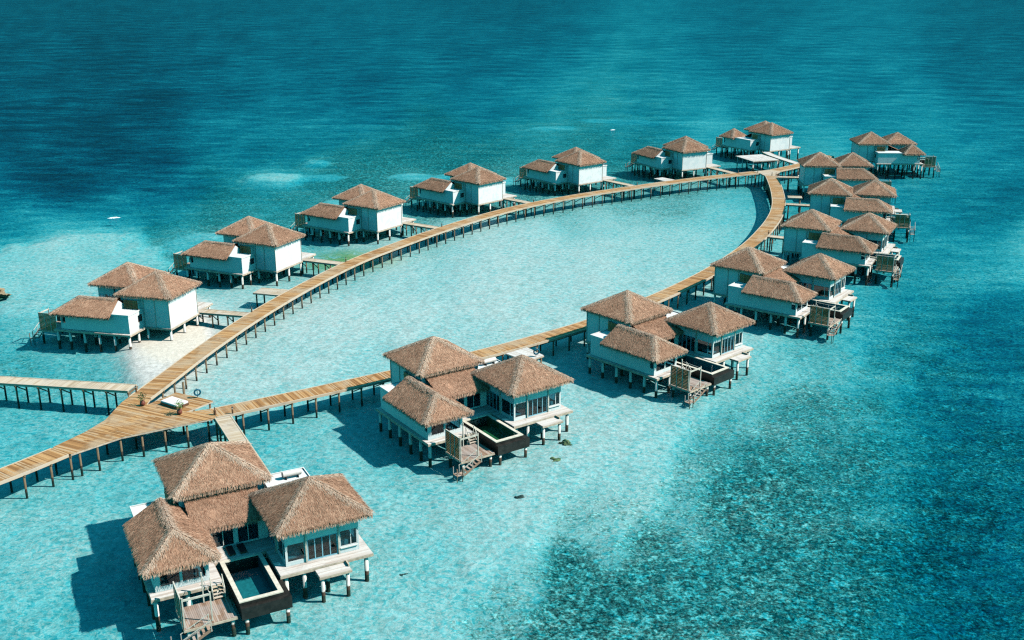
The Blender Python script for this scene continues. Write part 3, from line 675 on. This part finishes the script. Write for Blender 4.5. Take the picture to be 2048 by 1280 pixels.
def walkway(name, label, cat, path, width, z=ZD, mat='walk_planks', spacing=3.1, group=None, pw=.155, beams=True, skip=0):
    w = thing(name, label, cat, (0, 0, 0), 0, group)
    P = resample(path, pw); T = tangents(P); N = np.stack([-T[:, 1], T[:, 0]], 1)
    m = MB(); h = width/2-.13; tone = 0
    for i in range(len(P)-1):
        a = P[i]+T[i]*.006; b = P[i+1]-T[i+1]*.006; dz = random.uniform(-.005, .005)
        q = [a-N[i]*h, a+N[i]*h, b+N[i+1]*h, b-N[i+1]*h]
        m.add([(*c, z-.05) for c in q]+[(*c, z+dz) for c in q], [(0,1,2,3),(7,6,5,4),(4,5,1,0),(5,6,2,1),(6,7,3,2),(7,4,0,3)])
    m.build('planks', M[mat], w)
    Q = resample(path, 1.0); TQ = tangents(Q); NQ = np.stack([-TQ[:, 1], TQ[:, 0]], 1)
    for sg in (-1, 1):
        e = MB(); vs = []; o0 = width/2-.125; o1 = width/2+.02
        for i in range(len(Q)):
            for o_, zz in ((o0, z-.28), (o1, z-.28), (o1, z+.035), (o0, z+.035)): vs.append((*(Q[i]+NQ[i]*sg*o_), zz))
        fs = [(4*i+k, 4*i+(k+1) % 4, 4*i+4+(k+1) % 4, 4*i+4+k) for i in range(len(Q)-1) for k in range(4)]
        fs += [(0, 1, 2, 3), tuple(4*(len(Q)-1)+k for k in (3, 2, 1, 0))]
        e.add(vs, fs); e.build('edge_beam', M['jetty_planks'], w)
    S = resample(path, spacing); TS = tangents(S)
    for i in range(skip, len(S)):
        trestle(w, S[i][0], S[i][1], math.atan2(TS[i][1], TS[i][0]), width/2, z)
    return w, P
def poly_deck(name, label, cat, poly, z, ang, mat, posts=(), pw=.155, group=None, post_mat='timber_post'):
    """planks laid across a polygon at a given angle, an edge board round it and posts under it"""
    w = thing(name, label, cat, (0, 0, 0), 0, group)
    c, s = math.cos(ang), math.sin(ang)
    L = [(c*x+s*y, -s*x+c*y) for x, y in poly]
    v0, v1 = min(p[1] for p in L), max(p[1] for p in L); n = int((v1-v0)/pw); m = MB()
    def cut(v):
        xs = []
        for (xa, ya), (xb, yb) in zip(L, L[1:]+L[:1]):
            if (ya <= v) != (yb <= v): xs.append(xa+(v-ya)/(yb-ya)*(xb-xa))
        xs.sort(); return list(zip(xs[::2], xs[1::2]))
    for k in range(n):
        va = v0+k*pw+.007; vb = va+pw-.014
        ca, cb = cut(va), cut(vb)
        if len(ca) != len(cb): cm = cut((va+vb)/2); ca = cb = cm
        for (a0, a1), (b0, b1) in zip(ca, cb):
            st = [0, 1]
            if a1-a0 > 4: st = [0, random.uniform(.3, .7), 1]
            for t0, t1 in zip(st[:-1], st[1:]):
                q = [(a0+(a1-a0)*t0, va), (a0+(a1-a0)*t1-.01, va), (b0+(b1-b0)*t1-.01, vb), (b0+(b1-b0)*t0, vb)]
                q = [(c*x-s*y, s*x+c*y) for x, y in q]; dz = random.uniform(-.005, .005)
                m.add([(*p, z-.05) for p in q]+[(*p, z+dz) for p in q], [(3,2,1,0),(4,5,6,7),(0,1,5,4),(1,2,6,5),(2,3,7,6),(3,0,4,7)])
    m.build('planks', M[mat], w)
    e = MB(); e.add([(x, y, z-.24) for x, y in poly]+[(x, y, z-.055) for x, y in poly],
                    [tuple(range(len(poly)-1, -1, -1)), tuple(range(len(poly), 2*len(poly)))]+[(i, (i+1) % len(poly), len(poly)+(i+1) % len(poly), len(poly)+i) for i in range(len(poly))])
    e.build('deck_beam', M['fascia'], w)
    for x, y in posts:
        b = MB(); b.cyl((x, y, -5), (x, y, z-.245), .14, .125, 10); b.build('post', M[post_mat], w, True)
    return w

LEFT = [(-46.0,122.5),(-44.9,128.5),(-43.1,139.5),(-39.1,157),(-34,173.5),(-28.6,188),(-22,200),(-14.6,213),(-1,232.5),(12.8,245.4),(27.5,256.2),(44.4,267.4),(56.2,274.0),(63.8,277.8)]
RIGHT = [(-35.6,117.6),(-26.4,123.4),(-19.5,127.9),(-4.6,137.9),(7,147.5),(12.2,152.2),(22.7,164),(30,173.6),(36.4,183),(44.4,197),(48.7,205.7),(55.5,221.7),(60.1,236.1),(63.6,253),(66.0,268),(66.6,272.6)]
wl, PL = walkway('boardwalk', 'long timber boardwalk along the left side of the lagoon, on dark trestles', 'boardwalk', LEFT, 3.0, skip=1)
wr, PR = walkway('boardwalk', 'long timber boardwalk curving along the right side of the lagoon', 'boardwalk', RIGHT, 3.0, skip=1)
walkway('boardwalk', 'timber boardwalk leading in from the bottom left corner to the wide fork', 'boardwalk', [(-66,85.5),(-58.4,94.8),(-53.2,101.3),(-49.5,107.1)], 3.1, skip=0)
walkway('boardwalk', 'narrow pale boardwalk branching off to the left edge, below the sandbank', 'boardwalk', [(-100,133.8),(-80,130.8),(-66,128.6),(-48.0,125.75)], 2.3, mat='jetty_planks')
walkway('boardwalk', 'far boardwalk beyond the fork, running behind the right row to the rightmost villa', 'boardwalk', [(69.4,280.6),(74.5,285.2),(80,291),(86,299),(90.5,304.6)], 3.0, spacing=3.0)
walkway('boardwalk', 'pale branch boardwalk from the far fork to the farthest villa', 'boardwalk', [(78.2,290.8),(75.9,299),(74.2,306),(73.9,311.0)], 2.2, mat='pale_planks')
JP = [(-50.86,107.97),(-48.8,112.2),(-47.75,115.6),(-47.7,121),(-47.4,122.6),(-44.55,122.2),(-44.45,120.25),(-39.35,117.75),(-36.4,118.9),(-34.85,116.3),(-40,113.3),(-44.2,110.7),(-48.14,106.28)]
poly_deck('fork_deck', 'wide triangular timber deck where the boardwalks fork, bottom left', 'deck', JP, ZD, math.atan2(-3.32, 6.98), 'walk_planks',
          [(-47.6,107.2),(-46.2,108.7),(-44.4,110.9),(-42.4,112.2),(-40.2,113.5),(-38.0,114.8),(-35.9,116.2),(-46.9,113),(-44,114.5),(-41,116.2),(-47.3,117.5),(-46.9,121.5)])
JF = [(63.4,279.1),(64.6,276.3),(65.1,272.7),(68.1,272.4),(68.6,275.5),(70.6,279.3),(68.2,281.8),(66.5,280.6)]
poly_deck('fork_deck', 'small far timber deck where the two boardwalk arms meet', 'deck', JF, ZD+.004, R(20), 'jetty_planks', [(64,278.2),(66,279.9),(68.6,280.8),(69.8,279),(66.6,273.2),(68,275.6),(65.3,274.2)])
poly_deck('sun_platform', 'square timber platform beside the fork with a white daybed on it', 'deck', [(-44.38,120.35),(-39.33,117.87),(-36.7,121.6),(-42.0,124.5)], ZD-.06, math.atan2(-2.48, 5.05), 'walk_planks',
          [(-43.9,120.8),(-39.6,118.4),(-37.1,121.5),(-41.9,124),(-39.5,122.7)])
poly_deck('landing_platform', 'small timber landing beside the left boardwalk, before the second left villa', 'deck', [(-42.5,167.8),(-41.6,171.0),(-36.6,169.6),(-37.5,166.3)], ZD-.05, R(-16), 'jetty_planks', [(-42,168.2),(-41.3,170.5),(-38.5,167)], group='small landings beside the boardwalks')
poly_deck('landing_platform', 'small pale landing beside the left boardwalk, before the sixth left villa', 'deck', [(36,269.3),(38.6,271),(41.6,266.9),(38.9,265.0)], ZD-.05, R(-55), 'pale_planks', [(36.4,269.2),(38.5,270.6)], group='small landings beside the boardwalks')
poly_deck('landing_platform', 'small timber landing on the right boardwalk among the crowded right villas', 'deck', [(64.7,247.6),(67.9,247.1),(67.4,244.5),(64.2,245.1)], ZD-.05, R(-10), 'jetty_planks', [(67.3,246.6),(67.0,244.9)], group='small landings beside the boardwalks')
poly_deck('landing_platform', 'pale landing with a life ring behind the green-pool villa', 'deck', [(-.9,138.6),(2.1,141.2),(4.4,137.9),(2.0,135.6)], ZD-.05, R(-45), 'pale_planks', [(4.0,137.8),(2.2,136.1),(2.8,139)], group='small landings beside the boardwalks')
poly_deck('pier_platform', 'wide pale pier platform on posts in front of the farthest villa', 'deck', [(63.5,303.3),(66.6,294.1),(74.4,296.6),(71.6,306.2)], ZD+.1, R(-70), 'pale_planks',
          [(64+.9*i-.0, 302.5-2.6*i) for i in range(4)]+[(66.9+2.4*i, 294.7+.8*i) for i in range(4)]+[(67,304),(70.5,305.4),(68,299),(71,301)], group=None, post_mat='column')
# ---- jetties from each villa to its boardwalk
def hit(i, P, x):
    """how far along -y (towards land) the boardwalk centre line lies from a villa's entrance deck"""
    a = np.array(at(i, x, 0)[:2]); d = np.array(at(i, x, -1)[:2])-a; nrm = np.array([-d[1], d[0]])
    r = P-a; s = r@nrm; t = r@d; ok = [k for k in range(len(P)-1) if s[k]*s[k+1] <= 0 and t[k] > 0]
    return min(t[k] for k in ok) if ok else None
ORD = ['nearest foreground villa', 'green-pool villa', 'third right villa', 'fourth right villa', 'fifth right villa', 'sixth right villa', 'villa by the far fork', 'rightmost villa',
       'sandbank villa', 'second left villa', 'third left villa', 'fourth left villa', 'fifth left villa', 'sixth left villa', 'farthest villa']
lamps = []
for i in range(14):
    if i == 7: continue
    P = PR if i < 7 else PL; xj = 6.1 if i < 7 else 5.0
    t = hit(i, P, xj)
    if t is None: print('no jetty', i); continue
    y0, y1 = -3.56, -(t-1.62)
    print('jetty', i, round(t, 1))
    n = max(2, int((y0-y1)/2)); path = [at(i, xj, y0+(y1-y0)*k/n)[:2] for k in range(n+1)]
    walkway('jetty', f'short plank jetty from the boardwalk to the {ORD[i]}', 'jetty', path, 1.9, mat='jetty_planks', spacing=2.6, group='jetties between boardwalk and villas', skip=0)
    lamps.append((i, at(i, xj+1.25, y1-.35)))
# ------------------------------------------------------------------ small things
lamp0 = None
for i, p in lamps:
    if lamp0 is None:
        lamp0 = thing('bollard_lamp', '', 'bollard'); m = MB(); m.lathe([(.10, 0), (.10, .55), (.07, .62)]); m.build('post', M['dark_wood'], lamp0)
        m = MB(); m.lathe([(.06, .62), (.06, .78)]); m.build('lamp', M['lamp_glass'], lamp0); m = MB(); m.lathe([(.11, .78), (.09, .84), (.02, .88)]); m.build('cap', M['metal_dark'], lamp0); o = lamp0
    else: o = copy_tree(lamp0)
    o.location = (p[0], p[1], ZD); o['label'] = f'small dark bollard lamp at the jetty to the {ORD[i]}'; o['group'] = 'bollard lamps on the boardwalks'
for x, y, lab in ((-47.0, 124.3, 'small dark bollard lamp where the narrow left boardwalk joins'), (66.9, 273.0, 'dark bollard lamp on the far fork deck, nearer one'), (64.2, 277.3, 'dark bollard lamp on the far fork deck, farther left one')):
    o = copy_tree(lamp0); o.location = (x, y, ZD); o['label'] = lab; o['group'] = 'bollard lamps on the boardwalks'

def plant(x, y, lab):
    p = thing('potted_plant', lab, 'plant', (x, y, ZD), random.random()*6, 'potted plants on the fork deck')
    m = MB(); m.lathe([(.16, 0), (.30, .15), (.34, .34), (.28, .52), (.22, .58), (.25, .62)], n=18); m.build('pot', M['terracotta'], p, True)
    m = MB(); s = MB()
    for k in range(5):
        a = random.random()*6.3; q = (.25*math.cos(a), .25*math.sin(a), random.uniform(1., 1.45)); s.cyl((0, 0, .55), q, .018, .01, 6)
        for j in range(26):
            c = Vector(q)+Vector((random.gauss(0, .2), random.gauss(0, .2), random.gauss(-.1, .22)))
            d = Vector((random.gauss(0, 1), random.gauss(0, 1), random.gauss(.2, .6))).normalized()*random.uniform(.16, .30); e = d.orthogonal().normalized()*.055
            m.add([c, c+d*.5+e, c+d, c+d*.5-e], [(0, 1, 2, 3)])
    s.build('stem', M['dark_wood'], p); m.build('leaves', M['leaf'], p)
plant(-44.75, 119.9, 'leafy plant in a round terracotta pot, beside the left boardwalk')
plant(-39.5, 117.25, 'leafy plant in a round terracotta pot, nearer one beside the white daybed')

o = thing('daybed', 'wide low white daybed on the square timber platform', 'daybed', (-41.0, 120.3, ZD-.06), math.atan2(-1.65, 2.5))
m = MB(); m.box(-1.5, 1.5, -.9, .9, .05, .30); m.box(-1.4, 1.4, -.8, .8, 0, .05); m.build('base', M['dark_wood'], o)
m = MB(); m.box(-1.48, 1.48, -.88, .88, .303, .55); k = m.build('mattress', M['pale_cushion'], o)
bv = k.modifiers.new('bevel', 'BEVEL'); bv.width = .07; bv.segments = 3
def life_ring(x, y, z, rz, lab, h=.75):
    o = thing('life_ring', lab, 'life ring', (x, y, z), rz, 'life rings')
    m = MB(); n, k = 24, 10; vs = []; fs = []
    for i in range(n):
        a = 2*math.pi*i/n
        for j in range(k):
            b = 2*math.pi*j/k; r = .36+.11*math.cos(b); vs.append((r*math.cos(a), .11*math.sin(b)-.09, h+r*math.sin(a)))
            fs.append((i*k+j, i*k+(j+1) % k, ((i+1) % n)*k+(j+1) % k, ((i+1) % n)*k+j))
    m.add(vs, fs); m.build('ring', M['ring_blue'], o, True)
    m = MB(); m.cyl((0, .06, 0), (0, .06, 1.35), .045); m.build('stand', M['trim'], o)
life_ring(-38.85, 122.6, ZD-.06, R(25), 'dark blue life ring standing at the edge of the daybed platform')
life_ring(3.3, 137.4, ZD-.05, R(20), 'pale blue life ring on a post behind the green-pool villa')
m = MB(); m.cyl((0, 0, -5), (0, 0, 1.15+ZD), .17, .15, 12); o = m.build('mooring_post', M['timber_post'], None, True); o.location = (-41.2, 124.75, 0); tag(o, 'stout dark mooring post at the back corner of the daybed platform', 'post')
m = MB(); m.lathe([(.17, 0), (.15, .62), (.06, .68), (.05, 1.0)]); o = m.build('signal_post', M['dark_wood'], None); o.location = (-35.25, 117.1, ZD); tag(o, 'reddish brown lamp post beside the jetty to the nearest villa', 'post')

# loungers on the nearest villa's deck and furniture seen through windows
def lounger(i, x, y, lab):
    o = thing('sun_lounger', lab, 'sun lounger', at(i, x, y, ZD), rot(i), 'black loungers on the nearest deck')
    m = MB(); m.box(-.30, .30, -.80, .80, .12, .17)
    for a in (-.24, .24):
        for b in (-.7, .7): m.box(a-.03, a+.03, b-.03, b+.03, 0.003, .12)
    m.build('frame', M['dark_wood'], o); m = MB(); m.box(-.29, .29, -.78, .78, .173, .25); m.build('cushion', M['dark_cushion'], o)
lounger(0, -.44, 7.95, 'black sun lounger by the pool of the nearest villa, left one')
lounger(0, .57, 7.98, 'black sun lounger by the pool of the nearest villa, right one')
def daybed_in(i, lab):
    o = thing('wooden_bench', lab, 'bench', at(i, 4.25, 11.55, ZD+.03), rot(i), 'benches behind corner windows')
    m = MB(); m.box(-.65, .65, -.85, .85, .34, .42)
    m.box(-.65, -.58, -.85, .85, .42, .85) if True else None
    for a in (-.58, .58):
        for b in (-.78, .78): m.box(a-.04, a+.04, b-.04, b+.04, 0.003, .34)
    m.build('frame', M['dark_wood'], o); m = MB(); m.box(-.56, .62, -.82, .82, .423, .56); m.build('cushion', M['cushion'], o)
    o = thing('armchair', lab.replace('wooden bench with pale cushion', 'pale armchair').replace('corner window', 'right-hand window'), 'armchair', at(i, 8.9, 11.9, ZD+.03), rot(i), 'armchairs behind windows')
    m = MB(); m.box(-.38, .38, -.38, .38, .12, .45); m.box(-.38, .38, .25, .38, .453, .95); m.box(-.38, -.27, -.38, .247, .453, .65); m.box(.27, .38, -.38, .247, .453, .65)
    m.build('upholstery', M['cushion'], o); m = MB()
    for a in (-.32, .32):
        for b in (-.32, .32): m.box(a-.03, a+.03, b-.03, b+.03, 0.003, .118)
    m.build('leg_frame', M['dark_wood'], o)
for i, w in ((0, 'nearest villa'), (1, 'green-pool villa'), (2, 'third right villa')):
    daybed_in(i, f'wooden bench with pale cushion behind the corner window of the {w}')
def bath_table(i, lab):
    o = thing('wooden_table', lab, 'table', at(i, -4.6, 10.9, ZD), rot(i), 'tables in bath wings')
    m = MB(); m.box(-.7, .7, -.3, .3, .70, .76)
    m.build('table_top', M['cushion'], o); m = MB()
    for a in (-.62, .62):
        for b in (-.24, .24): m.box(a-.04, a+.04, b-.04, b+.04, 0.003, .70)
    m.build('leg_frame', M['dark_wood'], o)
bath_table(0, 'pale wooden table behind the bath-wing window of the nearest villa'); bath_table(1, 'pale wooden table behind the bath-wing window of the green-pool villa')

# ------------------------------------------------------------------ rocks, coral, breaking waves
def lumpy(name, lab, cat, x, y, z, rx, ry, rz_, mat, seed, amp=.45, n=3, group=None):
    import bmesh
    bm = bmesh.new(); bmesh.ops.create_icosphere(bm, subdivisions=n+1, radius=1)
    co = np.array([v.co for v in bm.verts]); f = fbm(co[:, 0]*1.6+seed*3.1+co[:, 2]*1.3+9, co[:, 1]*1.6+co[:, 2]*1.7+9, seed, 4)
    f2 = fbm(co[:, 0]*5+seed+co[:, 2]*4+20, co[:, 1]*5+co[:, 2]*4+20, seed+5, 3)
    for v, a, b in zip(bm.verts, f, f2):
        v.co *= 1+(a-.5)*2*amp+(b-.5)*amp*.8; v.co.x *= rx; v.co.y *= ry; v.co.z *= rz_
    me = bpy.data.meshes.new(name); bm.to_mesh(me); bm.free(); me.materials.append(M[mat])
    o = bpy.data.objects.new(name, me); COL.objects.link(o); o.location = (x, y, z); return tag(o, lab, cat, group)
lumpy('rocky_islet', 'brown rocky islet cut off by the left edge, beyond the sandbank', 'rock', -89.6, 173.6, .15, 3.8, 2.6, 1.1, 'rock', 3, .5, 4)
G = 'coral heads on the sea floor'
def bed(x, y):
    d, q = seafloor(np.array([float(x)]), np.array([float(y)])); return -float(d[0])
for x, y, r, h, mt, lab, sd_ in ((6.4, 114.9, .75, .8, 'coral_yellow', 'yellowish brown coral head right of the green-pool villa, the larger and farther', 5), (5.0, 110.6, .8, .5, 'coral_yellow', 'low olive coral head right of the green-pool villa, the nearer', 8),
        (-11.3, 108.0, 1.0, .4, 'coral_dark', 'dark flat coral patch below the front post of the green-pool villa', 12), (-16.9, 114.6, .9, .4, 'coral_dark', 'dark coral patch in the shade left of the green-pool villa', 14),
        (9.0, 76.3, 1.2, 1.0, 'coral_dark', 'big dark brown coral head at the bottom edge, right of centre', 17), (25.0, 111.5, 1.2, .8, 'coral_dark', 'dark coral head at the upper edge of the reef, right of centre', 21),
        (20.2, 82.0, .6, .6, 'coral_dark', 'small dark coral head on the reef, lower right of centre', 23), (-10.0, 86.6, .55, .4, 'coral_dark', 'small dark coral knob on pale sand right of the nearest villa', 26),
        (.9, 101.6, .7, .4, 'coral_dark', 'small dark coral knob on pale sand at bottom centre', 28)):
    lumpy('coral_head', lab, 'coral', x, y, bed(x, y)+h*(-.12 if 'yell' in mt else .1), r*1.15, r, h, mt, sd_, .5, 3, G)
def crest(x, y, L, w, ang, lab):
    m = MB(); n = 28; k = 7; vs = []; fs = []
    for i in range(n+1):
        u = i/n*2-1; ww = w*(1-u*u)**.6*(.7+.6*random.random()); c0 = w*.5*math.sin(u*2.2)+random.gauss(0, w*.06)
        for j in range(k+1):
            t = j/k*2-1; vs.append((u*L, c0+t*ww, -.03+.22*(1-t*t)*(1-u*u)*random.uniform(.5, 1.2)))
    for i in range(n):
        for j in range(k): fs.append((i*(k+1)+j, (i+1)*(k+1)+j, (i+1)*(k+1)+j+1, i*(k+1)+j+1))
    m.add(vs, fs); o = m.build('breaking_wave', M['foam'], None, True); o.location = (x, y, 0); o.rotation_euler = (0, 0, ang)
    tag(o, lab, 'wave', 'small breaking waves')
crest(-88.7, 233.4, 1.5, .42, R(8), 'white breaking wave on the dark reef edge, upper left, the largest')
crest(34.8, 371.8, 1.0, .5, R(0), 'small white breaker beyond the sixth left villa, top centre')
